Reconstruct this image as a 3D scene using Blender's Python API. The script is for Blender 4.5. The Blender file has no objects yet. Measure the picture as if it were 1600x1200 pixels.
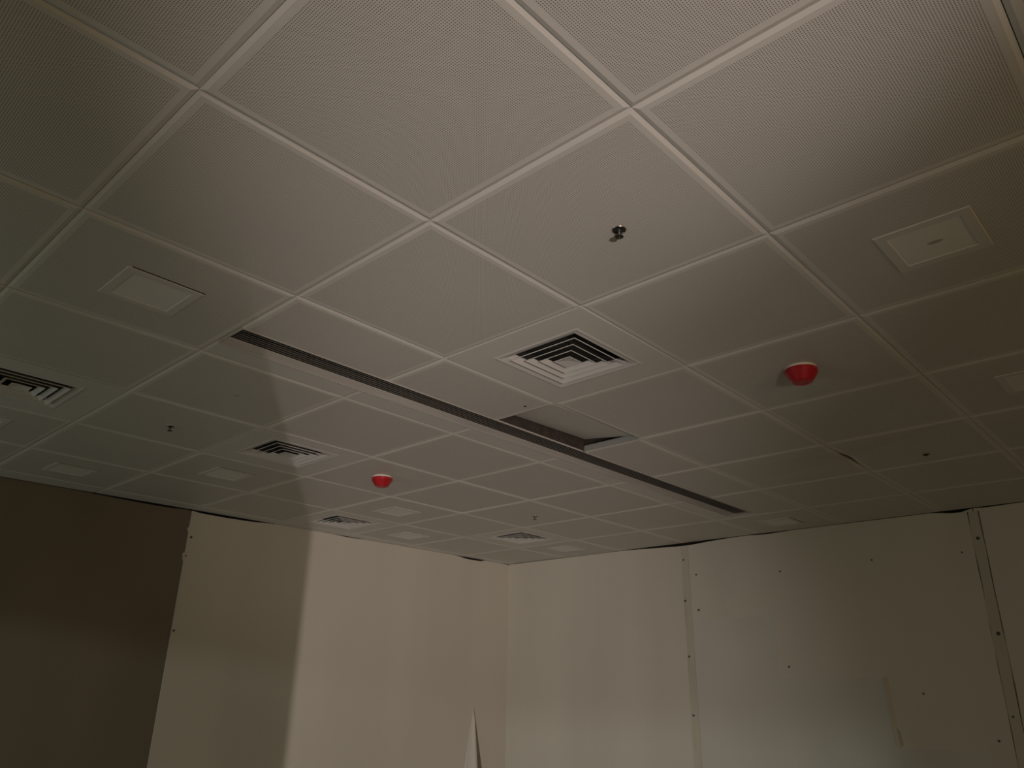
import bpy, math, random
from mathutils import Vector, Matrix
random.seed(7)
SC = bpy.context.scene
COL = SC.collection
CZ = 2.70            # ceiling height
T = 0.60             # ceiling module

# ------------------------------------------------------------------ camera
R = Matrix(((0.6800865356, -0.7328794537, 0.0192356542),
            (0.2836525601, 0.2388442196, -0.9287059082),
            (0.6760351538, 0.6370566263, 0.3703178712)))     # rows: right, down, forward
CAM = Vector((-1.0346345, -1.2649011, CZ - 1.0743183))
F_PX = 1199.82
cam_d = bpy.data.cameras.new('camera')
cam_d.sensor_width = 36.0
cam_d.lens = F_PX / 1600 * 36.0
cam_d.clip_start = 0.02
cam = bpy.data.objects.new('camera', cam_d)
COL.objects.link(cam)
m3 = Matrix((R[0], -R[1], -R[2])).transposed()
cam.matrix_world = Matrix.Translation(CAM) @ m3.to_4x4()
SC.camera = cam

# ------------------------------------------------------------------ world, lights, exposure
w = bpy.data.worlds.new('world'); SC.world = w
w.use_nodes = True
w.node_tree.nodes['Background'].inputs[0].default_value = (0.75, 0.72, 0.6, 1)
w.node_tree.nodes['Background'].inputs[1].default_value = 0.02
vs = SC.view_settings
vs.view_transform = 'Standard'; vs.look = 'None'; vs.gamma = 1.0; vs.use_curve_mapping = False
vs.exposure = 0.0

def lamp(name, kind, loc, target, power, color, **kw):
    d = bpy.data.lights.new(name, kind)
    d.energy = power; d.color = color
    for k, v in kw.items(): setattr(d, k, v)
    o = bpy.data.objects.new(name, d); COL.objects.link(o)
    o.location = loc
    o.rotation_euler = (Vector(target) - Vector(loc)).to_track_quat('-Z', 'Y').to_euler()
    return o

# floodlight in the rear corner behind the camera, plus two added ceiling fill spots
def flood(name, pos, az, el, size, power):
    a, e = math.radians(az), math.radians(el)
    pos = Vector(pos)
    lamp(name, 'SPOT', pos, pos + Vector((math.cos(a), math.sin(a), math.tan(e))), power, (1.0, 0.87, 0.83),
         spot_size=math.radians(size), spot_blend=1.0, shadow_soft_size=0.008)
flood('flood_light_low', (-3.25, -3.6, 0.60), 46.8, 6, 37, 700)
flood('ceiling_fill_middle', (-2.5, -4.1, 0.60), 54.5, 18, 29, 235)
flood('ceiling_fill_raised', (-2.5, -4.1, 0.60), 57.0, 28, 21.3, 400)
# lamp of the next room, shining in below the lintel of the wide doorway
lamp('next_room_lamp', 'POINT', (-6.0, 0.2, CZ + 0.036), (0, 0, 1), 190, (0.88, 0.97, 0.92), shadow_soft_size=0.035)
# cool daylight in the second doorway
lamp('doorway_glow', 'AREA', (-4.45, 2.75, 1.15), (0, 2.75, 1.15), 22, (0.82, 1.0, 0.94), shape='RECTANGLE', size=1.1, size_y=2.2)
# added warm fill light, set outside an opening behind the camera
lamp('warm_fill', 'AREA', (-1.2, -5.0, 1.5), (-1.2, 0, 1.5), 27, (1.0, 0.69, 0.30), shape='RECTANGLE', size=1.6, size_y=1.3)

# ------------------------------------------------------------------ helpers
def tag(o, label=None, cat=None, group=None, kind=None):
    if label: o['label'] = label
    if cat: o['category'] = cat
    if group: o['group'] = group
    if kind: o['kind'] = kind
    return o

def mesh(name, verts, faces, mat=None, smooth=False):
    me = bpy.data.meshes.new(name)
    me.from_pydata([tuple(v) for v in verts], [], faces)
    me.update()
    if mat: me.materials.append(mat)
    if smooth:
        for p in me.polygons: p.use_smooth = True
    return me

def link(name, me, parent=None, loc=None):
    o = bpy.data.objects.new(name, me); COL.objects.link(o)
    if parent: o.parent = parent
    if loc is not None: o.location = loc
    return o

class MB:
    """collects boxes / quads / lathes into one mesh"""
    def __init__(s): s.v = []; s.f = []
    def add(s, vs_, fs):
        n = len(s.v); s.v += [tuple(x) for x in vs_]; s.f += [tuple(i + n for i in f) for f in fs]; return s
    def box(s, x0, x1, y0, y1, z0, z1):
        return s.add([(x, y, z) for z in (z0, z1) for y in (y0, y1) for x in (x0, x1)],
                     [(0, 2, 3, 1), (4, 5, 7, 6), (0, 1, 5, 4), (2, 6, 7, 3), (0, 4, 6, 2), (1, 3, 7, 5)])
    def rings(s, rs, close_first=False, close_last=False):
        """rs: rings of equal length, joined by quads"""
        n = len(rs[0]); base = len(s.v)
        for r in rs: s.v += [tuple(p) for p in r]
        for k in range(len(rs) - 1):
            for i in range(n):
                a = base + k * n + i; b = base + k * n + (i + 1) % n
                s.f.append((a, b, b + n, a + n))
        if close_first: s.f.append(tuple(base + i for i in reversed(range(n))))
        if close_last: s.f.append(tuple(base + (len(rs) - 1) * n + i for i in range(n)))
        return s
    def lathe(s, prof, n=32, c=(0, 0), cf=True, cl=True):
        rs = [[(c[0] + r * math.cos(2 * math.pi * i / n), c[1] + r * math.sin(2 * math.pi * i / n), z) for i in range(n)]
              for r, z in prof]
        return s.rings(rs, cf, cl)
    def square(s, prof, cf=False, cl=False):
        """prof: (half width, z) square rings"""
        return s.rings([[(-h, -h, z), (h, -h, z), (h, h, z), (-h, h, z)] for h, z in prof], cf, cl)
    def tube(s, pts, r, n=8):
        rs = []
        for i, p in enumerate(pts):
            p = Vector(p); a = Vector(pts[max(i - 1, 0)]); b = Vector(pts[min(i + 1, len(pts) - 1)])
            q = (b - a).to_track_quat('Z', 'Y')
            rs.append([p + q @ Vector((r * math.cos(t * 2 * math.pi / n), r * math.sin(t * 2 * math.pi / n), 0)) for t in range(n)])
        return s.rings(rs, True, True)
    def build(s, name, mat, parent=None, loc=None, smooth=False):
        return link(name, mesh(name, s.v, s.f, mat, smooth), parent, loc)
    def data(s, name, mat, smooth=False): return mesh(name, s.v, s.f, mat, smooth)

def empty(name, loc, rz=0):
    o = bpy.data.objects.new(name, None); COL.objects.link(o)
    o.location = loc; o.rotation_euler = (0, 0, rz); o.empty_display_size = 0.05
    return o

# ------------------------------------------------------------------ materials
def material(name, color, rough=0.5, metallic=0.0, noise=0.0, scale=(3, 3, 3), spec=0.5, bump=0.0, bscale=60, coat=0.0):
    m = bpy.data.materials.new(name); m.use_nodes = True
    nt = m.node_tree; N = nt.nodes; L = nt.links
    b = N['Principled BSDF']
    b.inputs['Base Color'].default_value = (*color, 1)
    b.inputs['Roughness'].default_value = rough
    b.inputs['Metallic'].default_value = metallic
    b.inputs['Specular IOR Level'].default_value = spec
    b.inputs['Coat Weight'].default_value = coat
    if noise or bump:
        tc = N.new('ShaderNodeTexCoord'); mp = N.new('ShaderNodeMapping')
        mp.inputs['Scale'].default_value = scale
        L.new(tc.outputs['Object'], mp.inputs['Vector'])
    if noise:
        nz = N.new('ShaderNodeTexNoise'); nz.inputs['Scale'].default_value = 1.0; nz.inputs['Detail'].default_value = 5
        L.new(mp.outputs[0], nz.inputs['Vector'])
        mr = N.new('ShaderNodeMapRange'); mr.inputs['From Min'].default_value = 0.25; mr.inputs['From Max'].default_value = 0.75
        mr.inputs['To Min'].default_value = 1 - noise; mr.inputs['To Max'].default_value = 1 + noise
        L.new(nz.outputs['Fac'], mr.inputs['Value'])
        vm = N.new('ShaderNodeVectorMath'); vm.operation = 'SCALE'
        vm.inputs[0].default_value = color
        L.new(mr.outputs[0], vm.inputs['Scale']); L.new(vm.outputs[0], b.inputs['Base Color'])
    if bump:
        n2 = N.new('ShaderNodeTexNoise'); n2.inputs['Scale'].default_value = bscale; n2.inputs['Detail'].default_value = 4
        L.new(tc.outputs['Object'], n2.inputs['Vector'])
        bp = N.new('ShaderNodeBump'); bp.inputs['Strength'].default_value = bump; bp.inputs['Distance'].default_value = 0.002
        L.new(n2.outputs['Fac'], bp.inputs['Height']); L.new(bp.outputs[0], b.inputs['Normal'])
    return m

def perforated(name, color, hole, pitch=0.005, radius=0.26, field=0.2765):
    m = material(name, color, 0.42, noise=0.025, scale=(2.2, 2.2, 2.2))
    nt = m.node_tree; N = nt.nodes; L = nt.links; b = N['Principled BSDF']
    src = b.inputs['Base Color'].links[0].from_socket
    tc = N.new('ShaderNodeTexCoord')
    sp = N.new('ShaderNodeSeparateXYZ'); L.new(tc.outputs['Object'], sp.inputs[0])
    def math_(op, a, c=None):
        n = N.new('ShaderNodeMath'); n.operation = op
        for i, x in enumerate((a, c)):
            if x is None: continue
            if isinstance(x, (int, float)): n.inputs[i].default_value = x
            else: L.new(x, n.inputs[i])
        return n.outputs[0]
    d2 = None; inside = None
    for ax in ('X', 'Y'):
        fr = math_('SUBTRACT', math_('FRACT', math_('DIVIDE', sp.outputs[ax], pitch)), 0.5)
        sq = math_('MULTIPLY', fr, fr)
        d2 = sq if d2 is None else math_('ADD', d2, sq)
        ins = math_('LESS_THAN', math_('ABSOLUTE', sp.outputs[ax]), field)
        inside = ins if inside is None else math_('MULTIPLY', inside, ins)
    inside = math_('MULTIPLY', inside, math_('LESS_THAN', math_('ABSOLUTE', sp.outputs['Z']), 0.02))
    fac = math_('MULTIPLY', math_('LESS_THAN', d2, radius * radius), inside)
    mx = N.new('ShaderNodeMix'); mx.data_type = 'RGBA'
    L.new(fac, mx.inputs['Factor']); L.new(src, mx.inputs['A']); mx.inputs['B'].default_value = (*hole, 1)
    L.new(mx.outputs['Result'], b.inputs['Base Color'])
    return m

M = {}
M['tile'] = perforated('perforated_tile_paint', (0.66, 0.635, 0.585), (0.16, 0.145, 0.125))
M['plain'] = material('plain_tile_paint', (0.62, 0.60, 0.555), 0.42, noise=0.02)
M['vent'] = material('vent_enamel', (0.62, 0.60, 0.57), 0.38)
M['grille'] = material('grille_aluminium', (0.50, 0.47, 0.43), 0.45, metallic=0.0, noise=0.12, scale=(2, 60, 60))
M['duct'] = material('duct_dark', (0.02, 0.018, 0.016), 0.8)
M['box'] = material('rusty_box_steel', (0.05, 0.040, 0.031), 0.7, noise=0.35, scale=(30, 30, 30))
M['soffit'] = material('concrete_soffit', (0.10, 0.095, 0.09), 0.9, noise=0.1)
M['frame'] = material('light_frame_paint', (0.63, 0.61, 0.57), 0.4)
M['opal'] = material('opal_diffuser', (0.74, 0.72, 0.67), 0.35)
M['red'] = material('red_plastic', (0.42, 0.012, 0.020), 0.32, coat=0.1)
M['ivory'] = material('ivory_plastic', (0.74, 0.69, 0.60), 0.4)
M['bronze'] = material('dark_fitting', (0.05, 0.042, 0.036), 0.35, metallic=0.6)
M['chrome'] = material('chrome', (0.62, 0.60, 0.58), 0.18, metallic=1.0)
M['steel'] = material('dull_steel', (0.16, 0.145, 0.13), 0.45)
M['bulb'] = material('sprinkler_bulb', (0.35, 0.03, 0.02), 0.1)
M['void'] = material('void_shade', (0.015, 0.013, 0.011), 0.9)  # near-black colour puts in the shade of cavities and gaps
M['board'] = material('plasterboard_face', (0.60, 0.562, 0.485), 0.62, noise=0.05, scale=(2.2, 2.2, 0.35), bump=0.12)
M['board_edge'] = material('joint_tape_paper', (0.52, 0.49, 0.40), 0.75, noise=0.10, scale=(8, 8, 3))
M['skim'] = material('skim_coat', (0.585, 0.555, 0.50), 0.6, noise=0.05, scale=(3, 3, 1.5), bump=0.1)
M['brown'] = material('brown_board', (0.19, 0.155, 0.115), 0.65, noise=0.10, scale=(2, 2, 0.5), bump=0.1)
M['screw'] = material('screw_rust', (0.06, 0.05, 0.035), 0.6)
M['lining'] = material('wall_lining', (0.66, 0.635, 0.57), 0.55)
M['floor'] = material('concrete_floor', (0.34, 0.32, 0.28), 0.8, noise=0.15)
M['rough_wall'] = material('rear_wall_plaster', (0.45, 0.42, 0.36), 0.8, noise=0.08)
M['core_shade'] = material('board_core_shade', (0.20, 0.165, 0.10), 0.8, noise=0.15, scale=(20, 20, 6))
M['galv'] = material('galvanised_rail', (0.25, 0.255, 0.235), 0.5)
M['gap'] = material('open_joint_dark', (0.12, 0.10, 0.075), 0.9)  # flat dark tone of the open board joints
M['scuff'] = material('scuff_dirt', (0.40, 0.37, 0.32), 0.8)

# ------------------------------------------------------------------ the setting
RX0, RX1 = -4.2, 4.2       # rear wall (with doorway) .. right wall
RY0 = -4.8                 # near wall
CORNER = Vector((RX1, 3.657, 0))
LDIR = Vector((-1, 0.030, 0)).normalized()          # left wall runs slightly out of square
LNRM = Vector((-0.030, -1, 0)).normalized()         # into the room
PLEN = CZ + 0.62

def px_ray(u, v):
    return (R.transposed() @ Vector(((u - 800) / F_PX, (v - 600) / F_PX, 1)))
def px_right(u, v):                                  # pixel -> (y, z) on the right wall
    d = px_ray(u, v); p = CAM + d * ((RX1 - CAM.x) / d.x); return p.y, p.z
def px_left(u, v):                                   # pixel -> (s, z) on the left wall
    d = px_ray(u, v); t = (CORNER - CAM).dot(LNRM) / d.dot(LNRM); p = CAM + d * t
    return (p - CORNER).dot(LDIR), p.z
def lw(s, d, z):                                     # left wall frame -> world
    p = CORNER + LDIR * s + LNRM * d; return (p.x, p.y, z)

floor = MB().box(RX0 - 3.0, RX1 + 0.3, RY0 - 0.3, 4.3, -0.12, 0).build('floor', M['floor'])
tag(floor, 'bare grey concrete floor of the unfinished room', 'floor', kind='structure')
ceiling = MB().box(RX0, RX1 + 0.3, RY0, 4.3, PLEN, PLEN + 0.15).build('ceiling', M['soffit'])
tag(ceiling, 'suspended ceiling of square perforated metal tiles under a concrete soffit', 'ceiling', kind='structure')

wall_right = MB().box(RX1 + 0.06, RX1 + 0.2, RY0, 4.3, 0, PLEN).build('wall_right', M['void'])
tag(wall_right, 'beige plasterboard wall on the right with taped joints and screws', 'wall', kind='structure')
wall_left = MB().add([lw(s, d, z) for z in (0, PLEN) for d in (-0.06, -0.2) for s in (-0.06, 8.42)],
                     [(0, 2, 3, 1), (4, 5, 7, 6), (0, 1, 5, 4), (2, 6, 7, 3), (0, 4, 6, 2), (1, 3, 7, 5)]).build('wall_left', M['void'])
tag(wall_left, 'plasterboard wall on the left with a dark brown section', 'wall', kind='structure')
# rear wall with a wide doorway, and the near wall, both behind the camera
DY0, DY1, DZ = 0.25, 1.60, CZ - 0.18
EY0, EY1, EZ = 2.2, 3.3, 2.3        # second, lower doorway
rear = MB().box(RX0 - 0.12, RX0, RY0, DY0, 0, PLEN).box(RX0 - 0.12, RX0, DY1, EY0, 0, PLEN).box(RX0 - 0.12, RX0, DY0, DY1, DZ, PLEN)
rear.box(RX0 - 0.12, RX0, EY1, 4.3, 0, PLEN).box(RX0 - 0.12, RX0, EY0, EY1, EZ, PLEN)
tag(rear.build('wall_rear', M['rough_wall']), 'plastered rear wall with two open doorways', 'wall', kind='structure')
near = MB().box(RX0, -2.1, RY0 - 0.12, RY0, 0, PLEN).box(-0.3, RX1 + 0.06, RY0 - 0.12, RY0, 0, PLEN)
near.box(-2.1, -0.3, RY0 - 0.12, RY0, 0, 0.8).box(-2.1, -0.3, RY0 - 0.12, RY0, 2.2, PLEN)
tag(near.build('wall_near', M['rough_wall']), 'plastered wall with an opening added for the fill light behind the camera', 'wall', kind='structure')
# pier whose edge throws the upright shadow line on ceiling and left wall
pier = MB().add([(-2.112, -2.05, 0), (-2.62, -1.62, 0), (-2.85, -1.88, 0), (-2.35, -2.31, 0),
                 (-2.112, -2.05, CZ), (-2.62, -1.62, CZ), (-2.85, -1.88, CZ), (-2.35, -2.31, CZ)],
                [(0, 1, 2, 3), (4, 7, 6, 5), (0, 4, 5, 1), (1, 5, 6, 2), (2, 6, 7, 3), (3, 7, 4, 0)])
tag(pier.build('wall_pier', M['rough_wall']), 'plastered pier standing free behind the camera', 'wall', kind='structure')

# ---- wall boards
def interp(tab, x, dflt=0.0006):
    for (a, va), (b, vb) in zip(tab, tab[1:]):
        if a <= x <= b: return va + (vb - va) * (x - a) / (b - a)
    return dflt

def board(name, frame, s0, s1, gaps, mat, parent, th=0.0125, d0=0.0, z0=0.0, step=0.06):
    """sheet from s0 to s1, its ragged top leaving 'gaps' below the ceiling"""
    n = max(2, int((s1 - s0) / step)); ss = [s0 + (s1 - s0) * i / n for i in range(n + 1)]
    vs_ = []; fs = []
    for d in (d0, d0 - th):
        for s in ss:
            vs_.append(frame(s, d, z0)); vs_.append(frame(s, d, CZ - interp(gaps, s)))
    k = 2 * (n + 1)
    for i in range(n):
        a = 2 * i
        fs.append((a, a + 2, a + 3, a + 1)); fs.append((k + a, k + a + 1, k + a + 3, k + a + 2))
        fs.append((a + 1, a + 3, k + a + 3, k + a + 1))
    fs.append((0, 1, k + 1, k)); fs.append((2 * n, k + 2 * n, k + 2 * n + 1, 2 * n + 1))
    me = mesh(name, vs_, fs, mat)
    import bmesh
    bm = bmesh.new(); bm.from_mesh(me); bmesh.ops.recalc_face_normals(bm, faces=bm.faces); bm.to_mesh(me); bm.free()
    return link(name, me, parent)

def rw(s, d, z): return (RX1 - d, 3.657 - s, z)      # right wall frame: s runs from the corner to the right
RS = lambda y: 3.657 - y
seam1 = RS(px_right(1076, 960)[0]); seam2 = RS(-0.17)
gr = [(1.1, .0005), (1.30, .0009), (1.55, .010), (1.80, .020), (1.92, .018), (2.05, .009), (2.25, .0007), (2.4, .0005), (2.49, .008), (2.7, .0009), (3.0, .0005),
      (3.55, .0005), (3.62, .0009), (3.69, .016), (3.80, .017), (3.815, .0009), (3.9, .006), (4.1, .0007)]
boards_r = [board('plasterboard_sheet', rw, 0.0, seam1 - 0.002, gr, M['board'], wall_right),
            board('plasterboard_sheet', rw, seam1 + 0.002, seam2 - 0.003, gr, M['board'], wall_right),
            board('plasterboard_sheet', rw, seam2 + 0.003, RS(RY0), gr, M['board'], wall_right)]
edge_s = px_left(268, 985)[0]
gl = [(0.0, .006), (0.1, .0007), (.30, .0007), (.36, .014), (.52, .016), (.64, .0009), (.8, .0005), (1.2, .0009), (1.6, .0007),
      (1.75, .006), (1.9, .0007), (2.4, .0007), (2.55, .012), (2.75, .016), (2.95, .014), (3.02, .0009), (3.1, .010), (3.25, .012), (3.5, .007), (3.7, .0007)]
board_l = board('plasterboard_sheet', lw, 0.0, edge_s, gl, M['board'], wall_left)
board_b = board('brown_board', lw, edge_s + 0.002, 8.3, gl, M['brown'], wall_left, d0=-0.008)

def strip(name, frame, pts_a, pts_b, d, mat, parent, th=0.0015):
    """thin band between two polylines of (s, z), standing proud of the wall by th"""
    n = len(pts_a); vs_ = []; fs = []
    for dd in (d, d + th):
        vs_ += [frame(s, dd, z) for s, z in pts_a] + [frame(s, dd, z) for s, z in pts_b]
    k = 2 * n
    for i in range(n - 1):
        fs += [(k + i, k + i + 1, k + n + i + 1, k + n + i), (i, k + i, k + i + 1, i + 1)[::-1], (n + i, n + i + 1, k + n + i + 1, k + n + i)]
    fs += [(0, n, k + n, k), (n - 1, k + n - 1, k + 2 * n - 1, 2 * n - 1)]
    me = mesh(name, vs_, fs, mat)
    import bmesh
    bm = bmesh.new(); bm.from_mesh(me); bmesh.ops.recalc_face_normals(bm, faces=bm.faces); bm.to_mesh(me); bm.free()
    return link(name, me, parent)

def zline(frame_s, wob, w0, z1=CZ - 0.02, n=24):
    rnd = random.Random(int(frame_s * 1000) + int(w0 * 1000))
    return [(frame_s + w0 + rnd.uniform(-wob, wob), z1 - (z1 - 0.02) * i / n) for i in range(n + 1)]
strip('joint_tape', rw, zline(seam1, .003, -.030), zline(seam1, .003, .028), 0.0, M['board_edge'], wall_right, .0022)
strip('joint_tape', rw, zline(seam2, .004, -.030), zline(seam2, .004, .026), 0.0, M['board_edge'], wall_right, .0022)
strip('open_joint', rw, zline(seam2, .002, -.033), zline(seam2, .002, -.030), 0.0, M['gap'], wall_right, .0012)
strip('open_joint', rw, zline(seam2, .002, .026), zline(seam2, .002, .030), 0.0, M['gap'], wall_right, .0012)
strip('open_joint', rw, zline(seam1, .001, .028), zline(seam1, .001, .032), 0.0, M['board_edge'], wall_right, .0012)

# stepped skim-coat patch on the middle sheet of the right wall
def sk(u, v):
    y, z = px_right(u, v); return RS(y), z
za = sk(1150, 965)[1]; zb = sk(1300, 1060)[1]; zc = sk(1440, 1170)[1]
sa = sk(1213, 1010)[0]; sb = sk(1388, 1090)[0]
patch = MB()
for s0, s1, z1 in ((seam1 + .034, sa, za), (sa, sb, zb), (sb, seam2 - .12, zc)):
    patch.add([rw(s0, .0016, .3), rw(s1, .0016, .3), rw(s1, .0016, z1), rw(s0, .0016, z1),
               rw(s0, 0, z1), rw(s1, 0, z1), rw(s0, 0, .3), rw(s1, 0, .3)],
              [(0, 3, 2, 1), (3, 4, 5, 2), (0, 6, 4, 3), (1, 2, 5, 7)])
patch.build('skim_patch', M['skim'], wall_right)
# lifted edge of the patch, its paler colour painting in a highlight
lip = MB()
la = sk(1380, 1058); lb = sk(1401, 1166)
rs_ = []
for i in range(9):
    t = i / 8; s = la[0] + (lb[0] - la[0]) * t; z = la[1] + (lb[1] - la[1]) * t
    k = math.sin(math.pi * min(1, .25 + t * .8)) * .5 + .5
    rs_.append([rw(s - .004, .001, z), rw(s + .006, .018 * k + .004, z), rw(s + .013, .014 * k, z), rw(s + .024, .001, z)])
lip.rings([list(r) for r in rs_], True, True)
lip.build('lifted_edge', M['lining'], wall_right)
chip = MB()
c0 = sk(1404, 1148)
chip.add([rw(c0[0] - .012, .001, c0[1] + .045), rw(c0[0] + .012, .001, c0[1] + .02), rw(c0[0] + .022, .001, c0[1] - .06), rw(c0[0] - .01, .001, c0[1] - .075),
          rw(c0[0] + .002, .010, c0[1] + .02), rw(c0[0] + .004, .007, c0[1] - .04)],
         [(0, 4, 1), (1, 4, 5, 2), (2, 5, 3), (3, 5, 4, 0)])
chip.build('plaster_chip', M['board_edge'], wall_right)

# screw heads
scr = MB().lathe([(.0070, 0), (.0062, -.0022)], 8).data('screw', M['screw'])
def screw(parent, frame, s, z, r=1.0, off=0.0):
    o = link('screw', scr, parent)
    a = Vector(frame(s, off, z)); n = (Vector(frame(s, off + 1, z)) - a).normalized()
    o.location = a; o.rotation_euler = (-n).to_track_quat('Z', 'Y').to_euler(); o.scale = (r, r, 1)
for u, v, r in ((1068, 875, 1), (1088, 898, 1), (1071, 939, 1.2), (1092, 953, 1.2), (1077, 1026, 1.2), (1084, 1118, 1.2),
                (1219, 893, 1), (1362, 875, .9), (1503, 863, .8), (1528, 841, 1.5), (1560, 990, 1.6), (1233, 1042, 1),
                (1561, 1158, 1), (1443, 1084, .9), (1583, 1120, 1)):
    s, z = sk(u, v); screw(wall_right, rw, s, z, r, .0022)
for u, v, r in ((296, 839, 1.2), (268.5, 985, 1.1), (288, 868, .7)):
    s, z = px_left(u, v); screw(wall_left, lw, s - .012, z, r)
# nibbled edge pieces where the pale sheet is broken
for u, v, w_ in ((292, 826, .010), (285, 866, .014), (284, 871, .010)):
    s, z = px_left(u, v)
    MB().add([lw(edge_s - .002, .0005, z + .02), lw(edge_s + w_, .0005, z + .005), lw(edge_s + w_ * .7, .0005, z - .012), lw(edge_s - .002, .0005, z - .02),
              lw(edge_s - .002, -.008, z + .02), lw(edge_s + w_, -.008, z + .005), lw(edge_s + w_ * .7, -.008, z - .012), lw(edge_s - .002, -.008, z - .02)],
             [(0, 1, 2, 3), (0, 4, 5, 1), (1, 5, 6, 2), (2, 6, 7, 3)]).build('broken_edge', M['board'], wall_left)

# torn lining curling off the left wall near the corner
ap = px_left(740, 1103); bt = px_left(742, 1200); at_ = px_left(722, 1200)
rows = []
for i in range(15):
    z = ap[1] - i * (ap[1] - .05) / 14
    t = min(1.0, (ap[1] - z) / .62); t2 = t ** .8
    s_at = ap[0] + (at_[0] - ap[0]) * t2 * 1.05
    s_tip = ap[0] - .043 * t2
    row = []
    for k in range(6):
        q = k / 5
        row.append(lw(s_at + (s_tip - s_at) * q, -.0012 + .046 * t2 * q ** 2.4, z))
    rows.append(row)
fl = MB(); n = 6
for r_ in rows: fl.v += r_
for i in range(14):
    for k in range(5):
        a = i * n + k; fl.f.append((a, a + n, a + n + 1, a + 1))
flap = fl.build('torn_lining', M['lining'], wall_left, smooth=True)
sol = flap.modifiers.new('thickness', 'SOLIDIFY'); sol.thickness = 0.0010; sol.offset = 1
tear = MB(); rr = []
for i in range(9):
    z = ap[1] - i * (ap[1] - .05) / 8; t = min(1.0, (ap[1] - z) / .62)
    rr.append((z, ap[0] - .01 * t, ap[0] - .150 * t - .001))
for z, a, b in rr: tear.v += [lw(a, .0008, z), lw(b, .0008, z)]
for i in range(8): tear.f.append((2 * i, 2 * i + 2, 2 * i + 3, 2 * i + 1))
tear.build('core_and_shade', M['core_shade'], wall_left)  # bare brown core, widened to stand in for the flap's shadow

# ------------------------------------------------------------------ ceiling tiles
HALF = T / 2 - 0.0008
BEV, BUP, UPS = 0.0100, 0.0028, 0.030
def tile_data(name, x0, x1, y0, y1, flags=(1, 1, 1, 1), mat='tile', hole=None, bev=BEV, bup=BUP, nx=1, warp=None):
    """flags: folded edge on the x0, x1, y0, y1 side; local origin = centre of the full module"""
    b = [bev if f else 0.0005 for f in flags]
    o = (x0, x1, y0, y1); i_ = (x0 + b[0], x1 - b[1], y0 + b[2], y1 - b[3])
    def ring(r, z):
        p = []
        for q in range(nx): p.append((r[0] + (r[1] - r[0]) * q / nx, r[2], z))
        p.append((r[1], r[2], z))
        for q in range(nx): p.append((r[1] - (r[1] - r[0]) * q / nx, r[3], z))
        p.append((r[0], r[3], z))
        return p
    mb = MB()
    rs = [ring(i_, 0), ring(o, bup), ring(o, UPS)]
    if hole:
        h = (-hole, hole, -hole, hole)
        rs = [ring(h, .02), ring(h, 0)] + rs
        mb.rings(rs)
    else:
        mb.rings(rs, True, False)
    if warp: mb.v = [warp(v) for v in mb.v]
    me = mb.data(name, M[mat])
    return me

full = tile_data('ceiling_tile', -HALF, HALF, -HALF, HALF)
vent_tile = tile_data('ceiling_tile', -HALF, HALF, -HALF, HALF, mat='plain', hole=0.172, bev=0.004, bup=0.0006)
Y_CUT = 0.918 - 1.5 * T        # local y of the grille's near side inside row 1
Y_CUT2 = 1.086 - 1.5 * T       # ... and of its far side
near_cut = tile_data('ceiling_tile', -HALF, HALF, -HALF, Y_CUT - .001, (1, 1, 1, 0))
far_cut = tile_data('ceiling_tile', -HALF, HALF, Y_CUT2 + .001, HALF, (1, 1, 0, 1), mat='plain')
LIGHTS = [(-1, 1), (1, -2), (3, -2), (0, 5), (1, 4), (3, 4), (4, 5), (6, 4), (6, 1), (-1, 4)]
VENTS = [(1, 0), (1, 3), (-1, 3), (3, 5), (5, 4)]
FLAT = set(LIGHTS) | {(2, -1), (2, 3), (0, -1), (0, 3), (4, 3), (4, -1), (0, 2)}
TILE = {}
rnd = random.Random(3)
def put(me, i, j, tilt=True, dz=0.0, rot=None):
    o = link('ceiling_tile', me, ceiling, ((i + .5) * T, (j + .5) * T, CZ + dz))
    if rot: o.rotation_euler = rot
    elif tilt:
        o.rotation_euler = (math.radians(rnd.uniform(-.16, .16)), math.radians(rnd.uniform(-.16, .16)), math.radians(rnd.uniform(-.07, .07)))
        o.location.z += rnd.uniform(0, .0012)
    TILE[(i, j)] = o
    return o
wall_y = lambda x: 3.657 + (RX1 - x) * 0.030
for i in range(-7, 7):
    for j in range(-8, 6):
        if (i, j) in VENTS: put(vent_tile, i, j, False, .0008)
        elif j == 1 and 0 <= i <= 5:
            if i != 2: put(near_cut, i, j)
            link('ceiling_tile', far_cut, ceiling, ((i + .5) * T, (j + .5) * T, CZ + .0005))
        elif (i, j) in ((4, 0), (4, -1)): continue
        else: put(full, i, j, (i, j) not in FLAT)
    # narrow cut strip along the left wall
    x0 = i * T; ya = 6 * T
    yb0 = wall_y(x0) - .001; yb1 = wall_y(x0 + T) - .001
    me = tile_data('ceiling_tile', -HALF, HALF, -HALF, -HALF + .04, (1, 1, 1, 0), mat='plain')
    for v in me.vertices:
        if v.co.y > -HALF + .02:
            v.co.y = (yb0 if v.co.x < 0 else yb1) - 6.5 * T
    link('ceiling_tile', me, ceiling, ((i + .5) * T, 6.5 * T, CZ))
# tile pushed up out of its seat beside the grille
lifted = put(tile_data('ceiling_tile', -HALF + .003, HALF - .003, -HALF + .002, Y_CUT - .012, (1, 1, 1, 0), mat='plain'), 2, 1, False)
# hinge on its near corner: far side and right side raised
ang_x = math.atan2(.042, .31); ang_y = -math.atan2(.016, .6)
rm = Matrix.Rotation(ang_y, 4, 'Y') @ Matrix.Rotation(ang_x, 4, 'X')
piv = Vector((-HALF, -HALF, 0)); base = Vector((2.5 * T, 1.5 * T, CZ + .001))
lifted.matrix_local = Matrix.Translation(base + piv - rm.to_3x3() @ piv) @ rm
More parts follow.
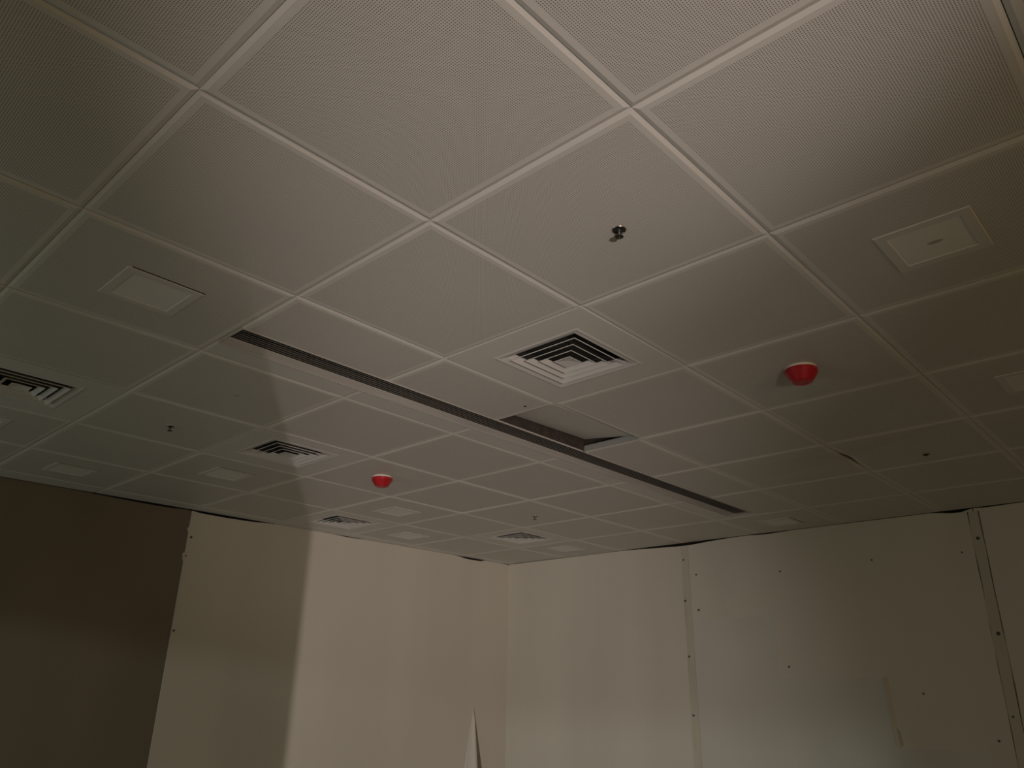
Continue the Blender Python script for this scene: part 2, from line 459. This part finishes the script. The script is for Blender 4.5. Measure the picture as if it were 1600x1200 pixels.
# two tiles with a sprung edge between them
def sag_a(v):          # far edge of the nearer tile bows up
    x, y, z = v
    k = math.exp(-((x - .02) / .11) ** 2) * max(0, (y + .1) / .4) ** 3
    return (x, y - .004 * k, z + .012 * k)
def sag_b(v):          # near edge of the farther tile bows away
    x, y, z = v
    k = math.exp(-((x - .02) / .11) ** 2) if y < -.25 else 0
    return (x, y + .020 * k, z + .010 * k)
put(tile_data('ceiling_tile', -HALF, HALF, -HALF, HALF, nx=16, warp=sag_a), 4, -1, False)
put(tile_data('ceiling_tile', -HALF, HALF, -HALF, HALF, nx=16, warp=sag_b), 4, 0, False)
MB().box(0, .0012, 0, .314, .001, .028).box(-.006, .0012, 0, .314, .026, .028).build('carrier_rail', M['galv'], ceiling, (3 * T - .0012, T + .002, CZ))
# strips closing the ends of the grille row
me = MB().box(0, .046, 0, .168, 0, .02).data('ceiling_tile', M['plain'])
link('ceiling_tile', me, ceiling, (5.872 * T + .002, .918, CZ))

# ------------------------------------------------------------------ linear grille
gx0, gx1, gy0, gy1 = .003, 5.870 * T, .918, 1.086
g = empty('linear_grille', (gx0, gy0, CZ))
tag(g, 'long narrow linear bar air grille running across the ceiling tiles', 'air grille')
Lg = gx1 - gx0; Wg = gy1 - gy0
MB().box(0, Lg, 0, .006, -.002, .004).build('side_rail', M['grille'], g)
MB().box(0, Lg, Wg - .006, Wg, -.002, .012).build('side_rail', M['grille'], g)
MB().box(0, .005, .006, Wg - .006, -.002, .012).build('end_cap', M['grille'], g)
MB().box(Lg - .005, Lg, .006, Wg - .006, -.002, .012).build('end_cap', M['grille'], g)
bx = MB()
bx.box(0, Lg, 0, .003, .0045, .16).box(0, Lg, Wg - .003, Wg, .0125, .16).box(0, Lg, 0, Wg, .156, .16).box(0, .003, .003, Wg - .003, .0125, .156).box(Lg - .003, Lg, .003, Wg - .003, .0125, .156)
bx.build('plenum_box', M['box'], g)
for sgn, dy, dz, ys in ((1, .020, .010, [.0205 + .0155 * k for k in range(5)]), (-1, -.0034, .0024, [.1045 + .0122 * k for k in range(5)])):
    me = MB().add([(.005, -.0012, 0), (Lg - .005, -.0012, 0), (Lg - .005, .0012, 0), (.005, .0012, 0),
                   (.005, dy - .0012, dz), (Lg - .005, dy - .0012, dz), (Lg - .005, dy + .0012, dz), (.005, dy + .0012, dz)],
                  [(0, 3, 2, 1), (4, 5, 6, 7), (0, 1, 5, 4), (2, 3, 7, 6), (0, 4, 7, 3), (1, 2, 6, 5)]).data('bar', M['grille'])
    for y in ys: link('bar', me, g, (0, y, 0.0))
# bracket at the open tile seat
MB().box(0, .010, 0, .006, -.010, .03).box(-.004, .012, .001, .005, -.012, -.006).build('clip', M['chrome'], g, (3 * T - gx0 - .016, -.010, 0.006))

# ------------------------------------------------------------------ square four-way diffusers
def diffuser_parts():
    P = {}
    P['flange'] = MB().square([(.1860, .0005), (.1860, -.0001), (.1780, -.0018), (.1500, .0065), (.1490, .03)]).data('flange', M['vent'])
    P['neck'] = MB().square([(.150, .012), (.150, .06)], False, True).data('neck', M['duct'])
    bl = []
    for h in (.1420, .1065, .0715):
        bl.append(MB().square([(h, -.0062), (h - .0012, -.0060), (h - .0175, .0052), (h - .0180, .0066), (h - .0006, -.0034), (h, -.0036), (h, -.0062)]).data('louvre_blade', M['vent']))
    P['blades'] = bl
    P['centre'] = MB().square([(.0100, .0075), (.0358, -.0038), (.0352, -.0052), (.0300, -.0040), (.0020, .0010)], True, True).data('centre_plate', M['vent'])
    return P
DP = diffuser_parts()
vent_labels = {
    (1, 0): 'large square louvred air diffuser, nearest of the five, beside the lifted tile',
    (1, 3): 'square louvred air diffuser left of the smaller red detector',
    (-1, 3): 'square louvred air diffuser cut off by the left edge of the photo',
    (3, 5): 'small square louvred air diffuser close above the left wall, right of the shadow edge',
    (5, 4): 'farthest square louvred air diffuser, just above the wall corner'}
for (i, j) in VENTS:
    d = empty('air_diffuser', ((i + .49) * T, (j + .475) * T, CZ))
    tag(d, vent_labels[(i, j)], 'air diffuser', 'square air diffusers in the ceiling')
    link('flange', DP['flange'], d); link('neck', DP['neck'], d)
    for b in DP['blades']: link('louvre_blade', b, d)
    link('centre_plate', DP['centre'], d)

# ------------------------------------------------------------------ square panel lights (off)
fr = MB().square([(.111, .002), (.111, -.0014), (.1090, -.0028), (.085, -.0028), (.0840, -.0024), (.0820, -.0008)]).data('frame', M['frame'])
op = MB().square([(.083, -.0008), (.083, .0005)], True, True).data('diffuser', M['opal'])
light_labels = {
    (-1, 1): 'square recessed panel light left of the start of the bar grille',
    (1, -2): 'large square panel light at the upper right, nearest to the camera',
    (3, -2): 'square panel light cut off by the right edge of the photo',
    (0, 5): 'square panel light above the dark brown wall at far left',
    (1, 4): 'square panel light just below the left-hand louvred diffuser',
    (3, 4): 'square panel light just below the smaller red detector',
    (4, 5): 'small square panel light close to the left wall, nearest to it of the far lights',
    (6, 4): 'farthest square panel light, right of the far diffuser above the corner',
    (6, 1): 'square panel light past the far end of the bar grille',
    (-1, 4): 'square panel light showing only a sliver at the left edge of the photo'}
for (i, j) in LIGHTS:
    ci = .5 if (i, j) != (6, 4) else .42
    d = empty('panel_light', ((i + ci) * T, (j + .51) * T, CZ))
    tag(d, light_labels[(i, j)], 'ceiling light', 'square panel lights in the ceiling')
    f = link('frame', fr, d); link('diffuser', op, d)
    if (i, j) in ((-1, 1), (0, 5), (1, 4), (6, 1)):   # dark strip painting in the shade of the near-side gap
        MB().box(-.100, .112, -.1165, -.1112, -.0005, .0008).build('gap_shade_strip', M['void'], d)
    if (i, j) == (1, -2):
        MB().lathe([(.016, -.0007), (.014, -.0012)], 14).build('scuff_mark', M['scuff'], d, (.004, -.004, 0)).scale = (.5, 1.2, 1)

# ------------------------------------------------------------------ smoke detectors with red dust caps
base_me = MB().lathe([(.051, .001), (.0535, -.001), (.0535, -.0070), (.051, -.009)], 40).data('base', M['ivory'], True)
cap_me = MB().lathe([(.0525, -.0085), (.0560, -.0095), (.0560, -.0220), (.0545, -.0245), (.0360, -.0530), (.0335, -.0550), (.0300, -.0560), (.012, -.0562)], 40).data('dust_cap', M['red'])
ring_me = MB().lathe([(.022, -.0560), (.022, -.0578), (.017, -.0578), (.017, -.0560)], 28, cf=False, cl=False).data('ring', M['red'])
for (x, y, lab) in ((2.45, -.50, 'larger red-capped smoke detector right of the big diffuser'),
                    (2.46, 3.44, 'smaller red-capped smoke detector near the left wall')):
    d = empty('smoke_detector', (x * T, y * T, CZ), math.radians(20))
    tag(d, lab, 'smoke detector', 'smoke detectors with red dust caps')
    link('base', base_me, d); c = link('dust_cap', cap_me, d)
    link('ring', ring_me, c)

# ------------------------------------------------------------------ sprinkler heads
esc = MB().lathe([(.0185, .0005), (.0185, -.0012), (.0170, -.0020), (.0160, -.0012), (.0158, .0)], 24, cf=False, cl=False).data('escutcheon', M['chrome'], True)
cup = MB().lathe([(.0162, -.0004), (.0150, -.0009)], 24).data('cup', M['void'])
body = MB().lathe([(.0075, 0), (.0075, -.005), (.0060, -.007)], 16).data('body', M['bronze'])
arm1 = MB().tube([(.0070, 0, -.005), (.0095, 0, -.012), (.0060, 0, -.019), (.001, 0, -.021)], .0016, 6).data('frame_arm', M['steel'])
arm2 = MB().tube([(-.0070, 0, -.005), (-.0095, 0, -.012), (-.0060, 0, -.019), (-.001, 0, -.021)], .0016, 6).data('frame_arm', M['steel'])
blb = MB().lathe([(.001, -.007), (.0020, -.009), (.0020, -.017), (.001, -.020)], 10).data('bulb', M['bulb'], True)
dfl = MB().lathe([(.0035, -.0190), (.0105, -.0200), (.0105, -.0212), (.0030, -.0216)], 20).data('deflector', M['bronze'])
for (x, y, lab) in ((.56, -.55, 'largest pendent sprinkler head, in the tile above the big diffuser'),
                    (.52, 3.52, 'small sprinkler head between the two diffusers at the left'),
                    (4.61, 3.47, 'small sprinkler head near the far diffuser above the corner'),
                    (4.75, -.51, 'recessed sprinkler, a small dark spot in the tiles at far right')):
    d = empty('sprinkler_head', (x * T, y * T, CZ), math.radians(35))
    tag(d, lab, 'sprinkler', 'sprinkler heads in the ceiling')
    for nm, me in (('escutcheon', esc), ('cup', cup), ('body', body), ('frame_arm', arm1), ('frame_arm', arm2), ('bulb', blb), ('deflector', dfl)):
        if x > 4.7 and nm in ('frame_arm', 'bulb', 'deflector'): continue      # recessed, only its dark cup shows
        link(nm, me, d)
# little drill holes and scuffs in tiles
hole = MB().lathe([(.008, .0002), (.006, -.0006)], 10).data('drill_hole', M['void'])
for (i, j, x, y, sx) in ((0, 2, .51, 2.52, 1.6), (1, 1, 1.90, 1.18, .8)):
    o = link('drill_hole', hole if (i, j) != (0, 2) else MB().lathe([(.008, .0002), (.006, -.0006)], 10).data('scuff_mark', M['scuff']), TILE[(i, j)], ((x - i - .5) * T, (y - j - .5) * T, -.0003))
    o.name = 'scuff_mark' if (i, j) == (0, 2) else 'drill_hole'
    o.scale = (sx, 1, 1)
